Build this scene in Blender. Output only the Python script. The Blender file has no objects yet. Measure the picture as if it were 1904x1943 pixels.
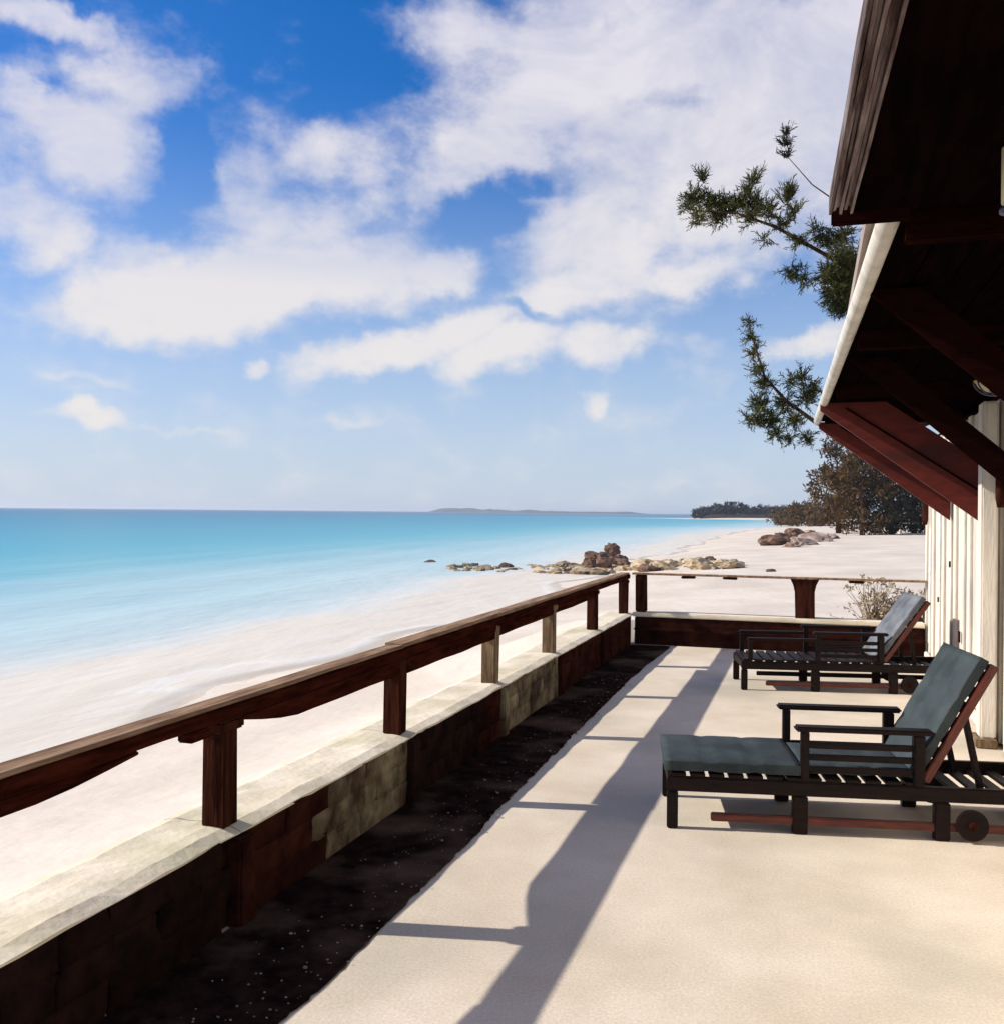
import bpy, bmesh, math, random
from mathutils import Vector, Matrix, noise
random.seed(7)
R = math.radians
sc = bpy.context.scene
col = sc.collection

# ------------------------------------------------------------------ camera
YAW, ROLL, EYE = math.atan(588/1850), R(0.53), 1.6
cam = bpy.data.objects.new('camera', bpy.data.cameras.new('camera'))
col.objects.link(cam)
fw = Vector((-math.sin(YAW), math.cos(YAW), 0)); r0 = Vector((math.cos(YAW), math.sin(YAW), 0)); u0 = Vector((0, 0, 1))
rt = r0*math.cos(ROLL) + u0*math.sin(ROLL); up = -r0*math.sin(ROLL) + u0*math.cos(ROLL)
cam.matrix_world = Matrix(((rt.x, up.x, -fw.x, 0), (rt.y, up.y, -fw.y, 0), (rt.z, up.z, -fw.z, EYE), (0, 0, 0, 1)))
cam.data.sensor_fit = 'HORIZONTAL'; cam.data.sensor_width = 36; cam.data.lens = 36*1850/1904
cam.data.clip_start = 0.05; cam.data.clip_end = 30000
sc.camera = cam
sc.render.resolution_x, sc.render.resolution_y = 1003, 1024
sc.render.filter_size = 2.0
sc.view_settings.view_transform = 'Standard'; sc.view_settings.look = 'None'
sc.view_settings.gamma = 1; sc.view_settings.use_curve_mapping = False
sc.view_settings.exposure = 0.48

# ------------------------------------------------------------------ sun
SUN = Vector((1.0, 0.2, -0.638)).normalized()
sd = bpy.data.lights.new('sun', 'SUN'); sd.energy = 4.6; sd.angle = R(0.6); sd.color = (1, .94, .84)
so = bpy.data.objects.new('sun', sd); col.objects.link(so)
so.rotation_euler = SUN.to_track_quat('-Z', 'Y').to_euler()

# ------------------------------------------------------------------ world: Nishita sky + procedural clouds
w = bpy.data.worlds.new('World'); sc.world = w; w.use_nodes = True
nt = w.node_tree; N = nt.nodes; L = nt.links; N.clear()
def nd(t, **k):
    n = N.new(t)
    for a, b in k.items(): setattr(n, a, b)
    return n
def mth(op, a, b=None, c=None, clamp=False):
    n = nd('ShaderNodeMath', operation=op, use_clamp=clamp)
    for i, v in enumerate((a, b, c)):
        if v is None: continue
        if isinstance(v, (int, float)): n.inputs[i].default_value = v
        else: L.new(v, n.inputs[i])
    return n.outputs[0]
sky = nd('ShaderNodeTexSky', sky_type='NISHITA', sun_disc=False)
sky.sun_elevation = R(32); sky.sun_rotation = math.atan2(-SUN.x, -SUN.y)
sky.air_density = 1.0; sky.dust_density = 0.6; sky.ozone_density = 3.0
tc = nd('ShaderNodeTexCoord')
sep = nd('ShaderNodeSeparateXYZ'); L.new(tc.outputs['Generated'], sep.inputs[0])
az = mth('ARCTAN2', sep.outputs[0], sep.outputs[1]); el = mth('ARCSINE', sep.outputs[2])
co0 = nd('ShaderNodeCombineXYZ'); L.new(az, co0.inputs[0]); L.new(el, co0.inputs[1])
wn = nd('ShaderNodeTexNoise'); wn.inputs['Scale'].default_value = 9; wn.inputs['Detail'].default_value = 5; wn.inputs['Roughness'].default_value = .6
L.new(co0.outputs[0], wn.inputs['Vector'])
ws = nd('ShaderNodeVectorMath', operation='SUBTRACT'); L.new(wn.outputs['Color'], ws.inputs[0]); ws.inputs[1].default_value = (.5, .5, .5)
wm = nd('ShaderNodeVectorMath', operation='MULTIPLY'); L.new(ws.outputs[0], wm.inputs[0]); wm.inputs[1].default_value = (.11, .08, 0)
co = nd('ShaderNodeVectorMath', operation='ADD'); L.new(co0.outputs[0], co.inputs[0]); L.new(wm.outputs[0], co.inputs[1])
def azel(px, py):
    d = (fw + rt*((px-952)/1850) - up*((py-971.5)/1850)).normalized()
    return math.atan2(d.x, d.y), math.asin(d.z)
CL = [(110,35,150,42,8,1),(50,180,90,90,0,.8),(250,150,150,75,-12,1),(170,270,140,115,0,1),(20,300,90,130,0,.7),(50,420,120,90,25,1),(60,500,60,50,0,.8),
 (260,350,60,45,-40,.55),(470,330,110,90,-30,.9),(600,280,130,70,-20,.9),(560,420,220,95,-10,.9),(430,540,300,95,-14,1.45),(230,610,170,55,-10,1.1),(660,520,190,90,-8,1.1),
 (880,50,260,55,0,.9),(1100,150,330,150,-10,1.1),(930,280,230,115,-35,1),(960,90,160,60,10,.8),(1250,90,440,140,0,1.3),(1500,150,260,230,0,1.3),(1350,260,300,130,0,1.2),(1600,330,200,120,0,1.1),(1150,430,190,170,-20,1.1),(1360,370,260,150,0,1.1),
 (820,510,110,52,-8,1.1),(1080,540,140,75,-20,1.1),(1310,510,190,50,-5,1.0),(720,665,190,40,-14,1.15),(900,620,140,40,-10,1),(980,660,150,48,-10,1.2),(1150,660,85,50,-10,1),(1540,645,120,34,-10,.95),
 (160,800,110,22,0,.95),(300,812,160,10,0,.5),(665,795,70,18,-4,.6),(480,700,30,22,0,.8),(1130,770,30,22,-50,.7),(170,735,130,14,0,.45),(1270,780,60,30,0,.35),(1310,660,60,40,0,.35),
 (640,200,60,50,0,.35),(720,310,70,60,0,.6),(1700,500,200,110,0,.8),(1300,915,120,16,0,.35),(-250,300,200,200,0,.8),(-300,700,220,60,0,.9),(450,-150,420,60,0,.9)]
HO = [(905,405,100,32,-10,.75),(1020,585,50,14,20,.6),(600,90,160,85,0,.6),(130,160,60,18,10,.3),(1480,590,190,30,-5,.5),(1000,340,40,25,0,.3),(340,270,40,110,-20,.5)]
SX, SY = 1/1850*math.cos(0.1)*1.0, 1/1850
def blob(px, py, rx, ry, ang, wgt):
    a, e = azel(px, py)
    # local scale of (azimuth, elevation) per display pixel
    a1, _ = azel(px+10, py); _, e1 = azel(px, py-10)
    m = nd('ShaderNodeMapping', vector_type='TEXTURE')
    m.inputs['Location'].default_value = (a, e, 0); m.inputs['Rotation'].default_value = (0, 0, R(-ang))
    m.inputs['Scale'].default_value = (rx*abs(a1-a)/10*1.35, ry*abs(e1-e)/10*1.35, 1)
    L.new(co.outputs[0], m.inputs['Vector'])
    ln = nd('ShaderNodeVectorMath', operation='LENGTH'); L.new(m.outputs[0], ln.inputs[0])
    mr = nd('ShaderNodeMapRange', interpolation_type='SMOOTHSTEP'); L.new(ln.outputs['Value'], mr.inputs[0])
    mr.inputs[1].default_value = .15; mr.inputs[2].default_value = 1.2; mr.inputs[3].default_value = wgt; mr.inputs[4].default_value = 0
    return mr.outputs[0]
acc = None
for b in CL:
    v = blob(*b); acc = v if acc is None else mth('SMOOTH_MAX', acc, v, .25)
hol = None
for b in HO:
    v = blob(*b); hol = v if hol is None else mth('MAXIMUM', hol, v)
acc = mth('SUBTRACT', acc, hol)
# free clouds beyond the picture's field, on the same sky
fn = nd('ShaderNodeTexNoise'); fn.inputs['Scale'].default_value = 3.2; fn.inputs['Detail'].default_value = 6
fm = nd('ShaderNodeMapping'); fm.inputs['Scale'].default_value = (1, 1, 2.0); L.new(tc.outputs['Generated'], fm.inputs[0]); L.new(fm.outputs[0], fn.inputs['Vector'])
dv = nd('ShaderNodeVectorMath', operation='DISTANCE'); L.new(co0.outputs[0], dv.inputs[0]); dv.inputs[1].default_value = (-.31, .25, 0)
om = nd('ShaderNodeMapRange', interpolation_type='SMOOTHSTEP'); L.new(dv.outputs['Value'], om.inputs[0]); om.inputs[1].default_value = .62; om.inputs[2].default_value = .95
free = nd('ShaderNodeMapRange'); L.new(fn.outputs[0], free.inputs[0]); free.inputs[1].default_value = .42; free.inputs[2].default_value = .62
acc = mth('MAXIMUM', acc, mth('MULTIPLY', free.outputs[0], om.outputs[0]))
dn = nd('ShaderNodeTexNoise'); dn.inputs['Scale'].default_value = 12; dn.inputs['Detail'].default_value = 8; dn.inputs['Roughness'].default_value = .60
dm = nd('ShaderNodeMapping'); dm.inputs['Scale'].default_value = (1, 1.5, 1); L.new(co0.outputs[0], dm.inputs[0]); L.new(dm.outputs[0], dn.inputs['Vector'])
dens = mth('ADD', acc, mth('MULTIPLY', mth('SUBTRACT', dn.outputs[0], .5), 1.75))
cf = nd('ShaderNodeMapRange', interpolation_type='SMOOTHSTEP'); L.new(dens, cf.inputs[0]); cf.inputs[1].default_value = .10; cf.inputs[2].default_value = 1.12
cf.inputs[3].default_value = 0; cf.inputs[4].default_value = 1
vn = nd('ShaderNodeTexNoise'); vn.inputs['Scale'].default_value = 5.5; vn.inputs['Detail'].default_value = 7; vn.inputs['Roughness'].default_value = .62; vn.inputs['Distortion'].default_value = .5
vm_ = nd('ShaderNodeMapping'); vm_.inputs['Scale'].default_value = (1, 1.7, 1); vm_.inputs['Rotation'].default_value = (0, 0, R(-25)); vm_.inputs['Location'].default_value = (3.1, .4, 0); L.new(co0.outputs[0], vm_.inputs[0]); L.new(vm_.outputs[0], vn.inputs['Vector'])
vr = nd('ShaderNodeMapRange'); L.new(vn.outputs[0], vr.inputs[0]); vr.inputs[1].default_value = .36; vr.inputs[2].default_value = .60; vr.inputs[3].default_value = .66; vr.inputs[4].default_value = .99
lowc = nd('ShaderNodeMapRange'); L.new(el, lowc.inputs[0]); lowc.inputs[1].default_value = .22; lowc.inputs[2].default_value = .34; lowc.inputs[3].default_value = .97; lowc.inputs[4].default_value = 0
cfm = mth('MULTIPLY', cf.outputs[0], mth('MAXIMUM', vr.outputs[0], lowc.outputs[0]))
# sky: nishita, deepened
hs = nd('ShaderNodeHueSaturation'); hs.inputs['Saturation'].default_value = 1.45; hs.inputs['Value'].default_value = 1.0
L.new(sky.outputs[0], hs.inputs['Color'])
tint = nd('ShaderNodeMix', data_type='RGBA', blend_type='MULTIPLY'); tint.inputs[0].default_value = 1
L.new(hs.outputs[0], tint.inputs[6]); tint.inputs[7].default_value = (.092, .080, .101, 1)   # the sky's strength, about 0.1
# milky horizon air
hz = nd('ShaderNodeMapRange', interpolation_type='SMOOTHSTEP'); L.new(el, hz.inputs[0]); hz.inputs[1].default_value = -.05; hz.inputs[2].default_value = .42; hz.inputs[3].default_value = .85; hz.inputs[4].default_value = 0
hm = nd('ShaderNodeMix', data_type='RGBA'); L.new(hz.outputs[0], hm.inputs[0]); L.new(tint.outputs[2], hm.inputs[6]); hm.inputs[7].default_value = (.40, .49, .60, 1)
cc = nd('ShaderNodeMapRange'); L.new(el, cc.inputs[0]); cc.inputs[1].default_value = .1; cc.inputs[2].default_value = .5
ccol = nd('ShaderNodeMix', data_type='RGBA'); L.new(cc.outputs[0], ccol.inputs[0]); ccol.inputs[6].default_value = (.615, .59, .58, 1); ccol.inputs[7].default_value = (.55, .535, .60, 1)
cm = nd('ShaderNodeMix', data_type='RGBA'); L.new(cfm, cm.inputs[0]); L.new(hm.outputs[2], cm.inputs[6]); L.new(ccol.outputs[2], cm.inputs[7])
bg = nd('ShaderNodeBackground'); bg.inputs[1].default_value = 1.0; L.new(cm.outputs[2], bg.inputs[0])
wo = nd('ShaderNodeOutputWorld'); L.new(bg.outputs[0], wo.inputs[0])

# ------------------------------------------------------------------ helpers
def mat(name, c1, c2=None, scale=8, rough=.7, bump=.2, bscale=40, stretch=(1, 1, 1), detail=6, lo=.35, hi=.65, spec=.3, c3=None, s3=2, obj_rand=0, dist=.01, world=False):
    m = bpy.data.materials.new(name); m.use_nodes = True; t = m.node_tree; n = t.nodes; l = t.links
    b = n['Principled BSDF']; b.inputs['Roughness'].default_value = rough; b.inputs['Specular IOR Level'].default_value = spec
    tcn = n.new('ShaderNodeTexCoord'); mp = n.new('ShaderNodeMapping'); mp.inputs['Scale'].default_value = stretch
    if world:
        g = n.new('ShaderNodeNewGeometry'); l.new(g.outputs['Position'], mp.inputs[0])
    else: l.new(tcn.outputs['Object'], mp.inputs[0])
    c2 = c2 or c1
    nz = n.new('ShaderNodeTexNoise'); nz.inputs['Scale'].default_value = scale; nz.inputs['Detail'].default_value = detail; nz.inputs['Roughness'].default_value = .62
    l.new(mp.outputs[0], nz.inputs['Vector'])
    rp = n.new('ShaderNodeValToRGB'); rp.color_ramp.elements[0].position = lo; rp.color_ramp.elements[1].position = hi
    rp.color_ramp.elements[0].color = (*c1, 1); rp.color_ramp.elements[1].color = (*c2, 1)
    l.new(nz.outputs[0], rp.inputs[0]); out = rp.outputs[0]
    if c3:
        n3 = n.new('ShaderNodeTexNoise'); n3.inputs['Scale'].default_value = s3; n3.inputs['Detail'].default_value = 5; l.new(mp.outputs[0], n3.inputs['Vector'])
        r3 = n.new('ShaderNodeMapRange'); r3.inputs[1].default_value = .5; r3.inputs[2].default_value = .68; l.new(n3.outputs[0], r3.inputs[0])
        mx = n.new('ShaderNodeMix'); mx.data_type = 'RGBA'; l.new(r3.outputs[0], mx.inputs[0]); l.new(out, mx.inputs[6]); mx.inputs[7].default_value = (*c3, 1); out = mx.outputs[2]
    if obj_rand:
        oi = n.new('ShaderNodeObjectInfo'); mr = n.new('ShaderNodeMapRange'); l.new(oi.outputs['Random'], mr.inputs[0]); mr.inputs[3].default_value = 1-obj_rand; mr.inputs[4].default_value = 1+obj_rand
        vm = n.new('ShaderNodeVectorMath'); vm.operation = 'SCALE'; l.new(out, vm.inputs[0]); l.new(mr.outputs[0], vm.inputs['Scale']); out = vm.outputs[0]
    l.new(out, b.inputs['Base Color'])
    if bump:
        nb = n.new('ShaderNodeTexNoise'); nb.inputs['Scale'].default_value = bscale; nb.inputs['Detail'].default_value = 6; l.new(mp.outputs[0], nb.inputs['Vector'])
        bp = n.new('ShaderNodeBump'); bp.inputs['Strength'].default_value = bump; bp.inputs['Distance'].default_value = dist; l.new(nb.outputs[0], bp.inputs['Height']); l.new(bp.outputs[0], b.inputs['Normal'])
    return m
M = {}
M['sand'] = mat('sand', (.565, .495, .415), (.67, .59, .50), scale=.5, rough=.95, bump=.45, bscale=3.6, spec=.1, c3=(.54, .47, .39), s3=.22, world=True, dist=.05)
M['floor'] = mat('floor_screed', (.535, .450, .345), (.655, .565, .455), scale=1.3, rough=.85, bump=.25, bscale=60, spec=.2, c3=(.45, .40, .31), s3=.75, world=True, dist=.004)
_t = M['floor'].node_tree; _n = _t.nodes; _l = _t.links; _b = _n['Principled BSDF']; _src = _b.inputs['Base Color'].links[0].from_socket
_g = _n.new('ShaderNodeNewGeometry'); _dn = _n.new('ShaderNodeTexNoise'); _dn.inputs['Scale'].default_value = 2.2; _dn.inputs['Detail'].default_value = 6; _l.new(_g.outputs['Position'], _dn.inputs['Vector'])
_mx = _n.new('ShaderNodeMix'); _mx.data_type = 'VECTOR'; _mx.inputs[0].default_value = .22; _l.new(_g.outputs['Position'], _mx.inputs[4]); _l.new(_dn.outputs['Color'], _mx.inputs[5])
_v = _n.new('ShaderNodeTexVoronoi'); _v.feature = 'DISTANCE_TO_EDGE'; _v.inputs['Scale'].default_value = .62; _l.new(_mx.outputs[1], _v.inputs['Vector'])
_r = _n.new('ShaderNodeMapRange'); _r.inputs[1].default_value = .0012; _r.inputs[2].default_value = .004; _r.inputs[3].default_value = .05; _r.inputs[4].default_value = 0; _l.new(_v.outputs['Distance'], _r.inputs[0])
_gr = _n.new('ShaderNodeTexNoise'); _gr.inputs['Scale'].default_value = 90; _gr.inputs['Detail'].default_value = 3; _l.new(_g.outputs['Position'], _gr.inputs['Vector'])
_gm = _n.new('ShaderNodeMapRange'); _gm.inputs[1].default_value = .35; _gm.inputs[2].default_value = .65; _gm.inputs[3].default_value = .90; _gm.inputs[4].default_value = 1.08; _l.new(_gr.outputs[0], _gm.inputs[0])
_vs = _n.new('ShaderNodeVectorMath'); _vs.operation = 'SCALE'; _l.new(_src, _vs.inputs[0]); _l.new(_gm.outputs[0], _vs.inputs['Scale'])
_mc = _n.new('ShaderNodeMix'); _mc.data_type = 'RGBA'; _l.new(_r.outputs[0], _mc.inputs[0]); _l.new(_vs.outputs[0], _mc.inputs[6]); _mc.inputs[7].default_value = (.16, .12, .08, 1); _l.new(_mc.outputs[2], _b.inputs['Base Color'])
M['soil'] = mat('soil', (.007, .004, .0035), (.032, .017, .012), scale=9, rough=1, bump=.9, bscale=50, spec=0, world=True, c3=(.11, .07, .048), s3=1.6)  # near-black brown that deepens the low wall's shade on the floor
M['coping'] = mat('wall_plaster', (.62, .54, .405), (.78, .70, .56), scale=3, rough=.9, bump=.5, bscale=25, spec=.1, c3=(.50, .46, .30), s3=1.3, world=True)
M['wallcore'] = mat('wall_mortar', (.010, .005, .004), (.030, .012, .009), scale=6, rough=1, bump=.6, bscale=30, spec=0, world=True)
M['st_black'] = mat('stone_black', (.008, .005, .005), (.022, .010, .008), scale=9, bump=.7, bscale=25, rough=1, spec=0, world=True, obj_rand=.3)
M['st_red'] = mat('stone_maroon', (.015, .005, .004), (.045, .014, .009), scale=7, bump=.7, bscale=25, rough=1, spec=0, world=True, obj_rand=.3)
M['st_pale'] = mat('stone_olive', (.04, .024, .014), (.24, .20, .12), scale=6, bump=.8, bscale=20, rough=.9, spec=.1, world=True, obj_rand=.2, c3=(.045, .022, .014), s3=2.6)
M['wood_dark'] = mat('wood_dark', (.012, .003, .002), (.050, .011, .006), scale=6, stretch=(4, .6, 4), rough=1, bump=.5, bscale=30, spec=0, world=True)
M['post_dark'] = mat('post_dark', (.012, .004, .003), (.055, .018, .010), scale=5, stretch=(5, 5, .6), rough=1, bump=.6, bscale=20, spec=0, world=True)
M['post_tan'] = mat('post_tan', (.10, .06, .03), (.24, .17, .10), scale=5, stretch=(5, 5, .8), rough=.8, bump=.5, bscale=20, spec=.15, world=True)
M['cap'] = mat('rail_cap', (.13, .065, .035), (.34, .22, .13), scale=5, stretch=(4, .5, 4), rough=.85, bump=.5, bscale=30, spec=.15, world=True)
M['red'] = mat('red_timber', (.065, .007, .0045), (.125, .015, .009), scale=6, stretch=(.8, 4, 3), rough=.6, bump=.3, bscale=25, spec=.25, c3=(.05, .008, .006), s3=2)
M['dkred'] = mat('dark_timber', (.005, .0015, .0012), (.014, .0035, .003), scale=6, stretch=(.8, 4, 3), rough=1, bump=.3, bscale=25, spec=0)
M['ceil'] = mat('ceiling_shade', (.0015, .001, .001), (.005, .002, .002), scale=6, stretch=(4, .5, 1), rough=1, bump=.3, bscale=25, spec=0, world=True)  # canopy shade put into the colour: near-black against the floor's bounced light
M['white'] = mat('white_paint', (.58, .52, .435), (.70, .645, .55), scale=3, stretch=(3, 3, .5), rough=.7, bump=.35, bscale=25, spec=.2, c3=(.50, .46, .42), s3=2.5, world=True, obj_rand=.08)
M['gutter'] = mat('gutter_white', (.42, .39, .34), (.60, .57, .51), scale=6, rough=.5, bump=.1, spec=.3)
M['thatch'] = mat('weathered_lath', (.045, .025, .022), (.22, .18, .18), scale=5, stretch=(6, .5, 6), rough=.9, bump=.5, bscale=20, spec=.1, world=True, obj_rand=.25)
M['roof'] = mat('roof_tin', (.22, .17, .14), (.34, .28, .24), scale=2, rough=.7, bump=.2)
M['lwood'] = mat('lounger_wood', (.004, .003, .003), (.016, .005, .004), scale=8, stretch=(.8, 5, 5), rough=.5, bump=.25, bscale=30, spec=.14)
M['lred'] = mat('lounger_wood_red', (.05, .008, .005), (.15, .025, .012), scale=8, stretch=(.8, 5, 5), rough=.4, bump=.25, bscale=30, spec=.4)
M['cush'] = mat('cushion_slate', (.015, .023, .025), (.040, .054, .056), scale=5, rough=.75, bump=.4, bscale=90, spec=.3, c3=(.03, .04, .045), s3=3)
M['cush2'] = mat('cushion_grey', (.075, .082, .095), (.17, .18, .20), scale=5, rough=.85, bump=.4, bscale=90, spec=.2)
M['cream'] = mat('cream_shade', (.55, .46, .28), (.70, .60, .38), scale=6, rough=.6, bump=.1)
M['blue'] = mat('dark_blue_metal', (.01, .012, .05), (.02, .02, .07), scale=9, rough=.4, bump=.1, spec=.5)
M['rim'] = mat('brass_rim', (.35, .22, .04), (.5, .35, .08), rough=.4, bump=0, spec=.5)
M['rockdk'] = mat('rock_brown', (.08, .045, .032), (.20, .125, .09), scale=1.6, rough=.95, bump=.7, bscale=7, spec=.1, world=True, obj_rand=.25, dist=.05)
M['rocktan'] = mat('rock_tan', (.26, .19, .11), (.47, .38, .26), scale=2.0, rough=.95, bump=.7, bscale=8, spec=.1, world=True, obj_rand=.3, dist=.05)
M['rockpink'] = mat('rock_pink', (.20, .13, .10), (.44, .34, .28), scale=1.0, rough=.95, bump=.6, bscale=5, spec=.1, world=True, obj_rand=.2, dist=.05)
M['bark'] = mat('bark', (.030, .016, .010), (.085, .045, .028), scale=6, stretch=(4, 4, .7), rough=.95, bump=.8, bscale=20, spec=.05)
def leafmat(name, a, b):
    m = mat(name, a, b, scale=1.2, rough=.75, bump=0, spec=.15, world=True)
    n = m.node_tree.nodes; l = m.node_tree.links
    tr = n.new('ShaderNodeBsdfTranslucent'); mx = n.new('ShaderNodeMixShader'); mx.inputs[0].default_value = .22
    src = n['Principled BSDF'].inputs['Base Color'].links[0].from_socket; l.new(src, tr.inputs[0])
    l.new(n['Principled BSDF'].outputs[0], mx.inputs[1]); l.new(tr.outputs[0], mx.inputs[2]); l.new(mx.outputs[0], n['Material Output'].inputs[0])
    return m
M['needle'] = leafmat('needles', (.022, .030, .012), (.105, .105, .028))
M['needle2'] = leafmat('needles_dark', (.012, .014, .010), (.050, .045, .022))
M['leaf'] = leafmat('leaf_far', (.026, .018, .008), (.15, .085, .030))
M['leafbl'] = leafmat('leaf_headland', (.010, .014, .020), (.030, .036, .038))
M['dry'] = leafmat('dry_twig', (.26, .20, .13), (.48, .40, .28))

def tag(o, label=None, cat=None, group=None, kind=None):
    if label: o['label'] = label
    if cat: o['category'] = cat
    if group: o['group'] = group
    if kind: o['kind'] = kind
    return o
def empty(name, loc=(0, 0, 0), rz=0, **k):
    o = bpy.data.objects.new(name, None); col.objects.link(o); o.location = loc; o.rotation_euler = (0, 0, rz); o.empty_display_size = .1
    return tag(o, **k)
def link(name, me, m=None, parent=None, loc=None, rot=None):
    o = bpy.data.objects.new(name, me); col.objects.link(o)
    if m is not None and not me.materials: me.materials.append(m)
    if parent is not None: o.parent = parent
    if loc: o.location = loc
    if rot: o.rotation_euler = rot
    return o
def mesh(name, bm, smooth=False):
    me = bpy.data.meshes.new(name); bm.to_mesh(me); bm.free()
    if smooth:
        for p in me.polygons: p.use_smooth = True
    return me
def box(bm, lo, hi, bev=0, jit=0):
    g = bmesh.ops.create_cube(bm, size=1)['verts']
    c = [(a+b)/2 for a, b in zip(lo, hi)]; s = [b-a for a, b in zip(lo, hi)]
    for v in g: v.co = Vector((c[0]+v.co.x*s[0]+random.uniform(-jit, jit), c[1]+v.co.y*s[1]+random.uniform(-jit, jit), c[2]+v.co.z*s[2]+random.uniform(-jit, jit)))
    if bev:
        es = list({e for v in g for e in v.link_edges})
        bmesh.ops.bevel(bm, geom=es, offset=bev, segments=2, affect='EDGES', clamp_overlap=True)
    return g
def boxo(name, lo, hi, m, parent=None, bev=.004, jit=0):
    bm = bmesh.new(); box(bm, lo, hi, bev, jit); return link(name, mesh(name, bm), m, parent)
def prism(bm, pts, a, b, axis=1):
    """outline pts (u,v) extruded along axis from a to b"""
    def mk(u, v, t):
        return (u, t, v) if axis == 1 else ((t, u, v) if axis == 0 else (u, v, t))
    A = [bm.verts.new(mk(u, v, a)) for u, v in pts]; B = [bm.verts.new(mk(u, v, b)) for u, v in pts]
    n = len(pts); bm.faces.new(A); bm.faces.new(B[::-1])
    for i in range(n): bm.faces.new((A[i], B[i], B[(i+1) % n], A[(i+1) % n]))
    bmesh.ops.recalc_face_normals(bm, faces=bm.faces)
def beam(bm, p, q, wx, wz, bev=0.004, upv=(0, 0, 1)):
    """rectangular bar from p to q"""
    p, q = Vector(p), Vector(q); d = (q-p); ln = d.length; d.normalize()
    s = d.cross(Vector(upv)).normalized(); u = s.cross(d)
    g = bmesh.ops.create_cube(bm, size=1)['verts']
    for v in g:
        v.co = p + d*((v.co.y+.5)*ln) + s*(v.co.x*wx) + u*(v.co.z*wz)
    if bev: bmesh.ops.bevel(bm, geom=list({e for v in g for e in v.link_edges}), offset=bev, segments=2, affect='EDGES', clamp_overlap=True)
def tube(bm, pts, rads, seg=8):
    rings = []
    for i, p in enumerate(pts):
        p = Vector(p); a = Vector(pts[max(i-1, 0)]); b = Vector(pts[min(i+1, len(pts)-1)]); d = (b-a).normalized()
        s = d.orthogonal().normalized() if i == 0 else (rings_s - d*rings_s.dot(d)).normalized()
        rings_s = s; u = d.cross(s)
        rings.append([bm.verts.new(p + (s*math.cos(2*math.pi*k/seg) + u*math.sin(2*math.pi*k/seg))*rads[i]) for k in range(seg)])
    for i in range(len(rings)-1):
        for k in range(seg): bm.faces.new((rings[i][k], rings[i][(k+1) % seg], rings[i+1][(k+1) % seg], rings[i+1][k]))
    bm.faces.new(rings[0][::-1]); bm.faces.new(rings[-1])
def lerp_tab(tab, x):
    if x <= tab[0][0]: return tab[0][1]
    for (a, b), (c, d) in zip(tab, tab[1:]):
        if x <= c:
            t = (x-a)/(c-a); t = t*t*(3-2*t); return b+(d-b)*t
    return tab[-1][1]

# ------------------------------------------------------------------ beach terrain
SH = [(-300, -7.6), (20, -7.6), (60, -8.6), (120, -10), (160, -9.5), (216, -3), (300, 1), (440, 4), (466, -18), (484, -56), (560, -64), (620, 0), (800, 300), (13000, 3000)]
WZ = -1.0
def shore(y): return lerp_tab(SH, y) + (0.5*math.sin(y*.31) + .35*math.sin(y*.83+1) if -50 < y < 200 else 0)
def ground(x, y):
    d = x - shore(y)
    if d < 0: return WZ + max(-3.0, d*.05)
    z = WZ + .55*(1-math.exp(-d/5.0)) + .012*min(d, 20)
    if -3 < y < 15: z += .62*math.exp(-((max(0, -2.3-x))/1.6)**2)*(1-max(0, (y-12)/3))
    z += .05*noise.noise((x*.35, y*.35, 0)) + .02*noise.noise((x*1.3, y*1.3, 3))
    if 12.0 < y < 40: z += .25*max(0, 1-(y-12)/12)*(1 if x > -4 else max(0, 1+(x+4)/4))
    if -2.35 < x < 6.0 and y < 12.05: z = -.45
    return z
def axis_vals(lo, hi, near, far, c, g):
    v = [c]; s = near
    while v[-1] < hi: v.append(v[-1]+s); s = min(far, s*g)
    u = [c]; s = near
    while u[-1] > lo: u.append(u[-1]-s); s = min(far, s*g)
    return sorted(set(u[1:]+v))
xs = axis_vals(-260, 3200, .22, 260, -2.6, 1.045); ys = axis_vals(-60, 2600, .3, 220, 8, 1.04)
bm = bmesh.new()
gv = [[bm.verts.new((x, y, ground(x, y))) for x in xs] for y in ys]
for j in range(len(ys)-1):
    for i in range(len(xs)-1): bm.faces.new((gv[j][i], gv[j][i+1], gv[j+1][i+1], gv[j+1][i]))
tag(link('beach_sand', mesh('beach_sand', bm, True), M['sand']), kind='structure')

# ------------------------------------------------------------------ sea
mw = bpy.data.materials.new('sea_water'); mw.use_nodes = True; t = mw.node_tree; n = t.nodes; l = t.links; b = n['Principled BSDF']
at = n.new('ShaderNodeAttribute'); at.attribute_name = 'offshore'
geo = n.new('ShaderNodeNewGeometry')
mp = n.new('ShaderNodeMapping'); mp.inputs['Scale'].default_value = (.16, .05, 1); l.new(geo.outputs['Position'], mp.inputs[0])
nz = n.new('ShaderNodeTexNoise'); nz.inputs['Scale'].default_value = 1; nz.inputs['Detail'].default_value = 6; l.new(mp.outputs[0], nz.inputs['Vector'])
ad = n.new('ShaderNodeMath'); ad.operation = 'MULTIPLY_ADD'; l.new(nz.outputs[0], ad.inputs[0]); ad.inputs[1].default_value = 7; l.new(at.outputs['Fac'], ad.inputs[2])
sb = n.new('ShaderNodeMath'); sb.operation = 'SUBTRACT'; l.new(ad.outputs[0], sb.inputs[0]); sb.inputs[1].default_value = 5.5
lg = n.new('ShaderNodeMath'); lg.operation = 'LOGARITHM'; mxx = n.new('ShaderNodeMath'); mxx.operation = 'MAXIMUM'; l.new(sb.outputs[0], mxx.inputs[0]); mxx.inputs[1].default_value = 1
l.new(mxx.outputs[0], lg.inputs[0]); lg.inputs[1].default_value = 10
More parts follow.
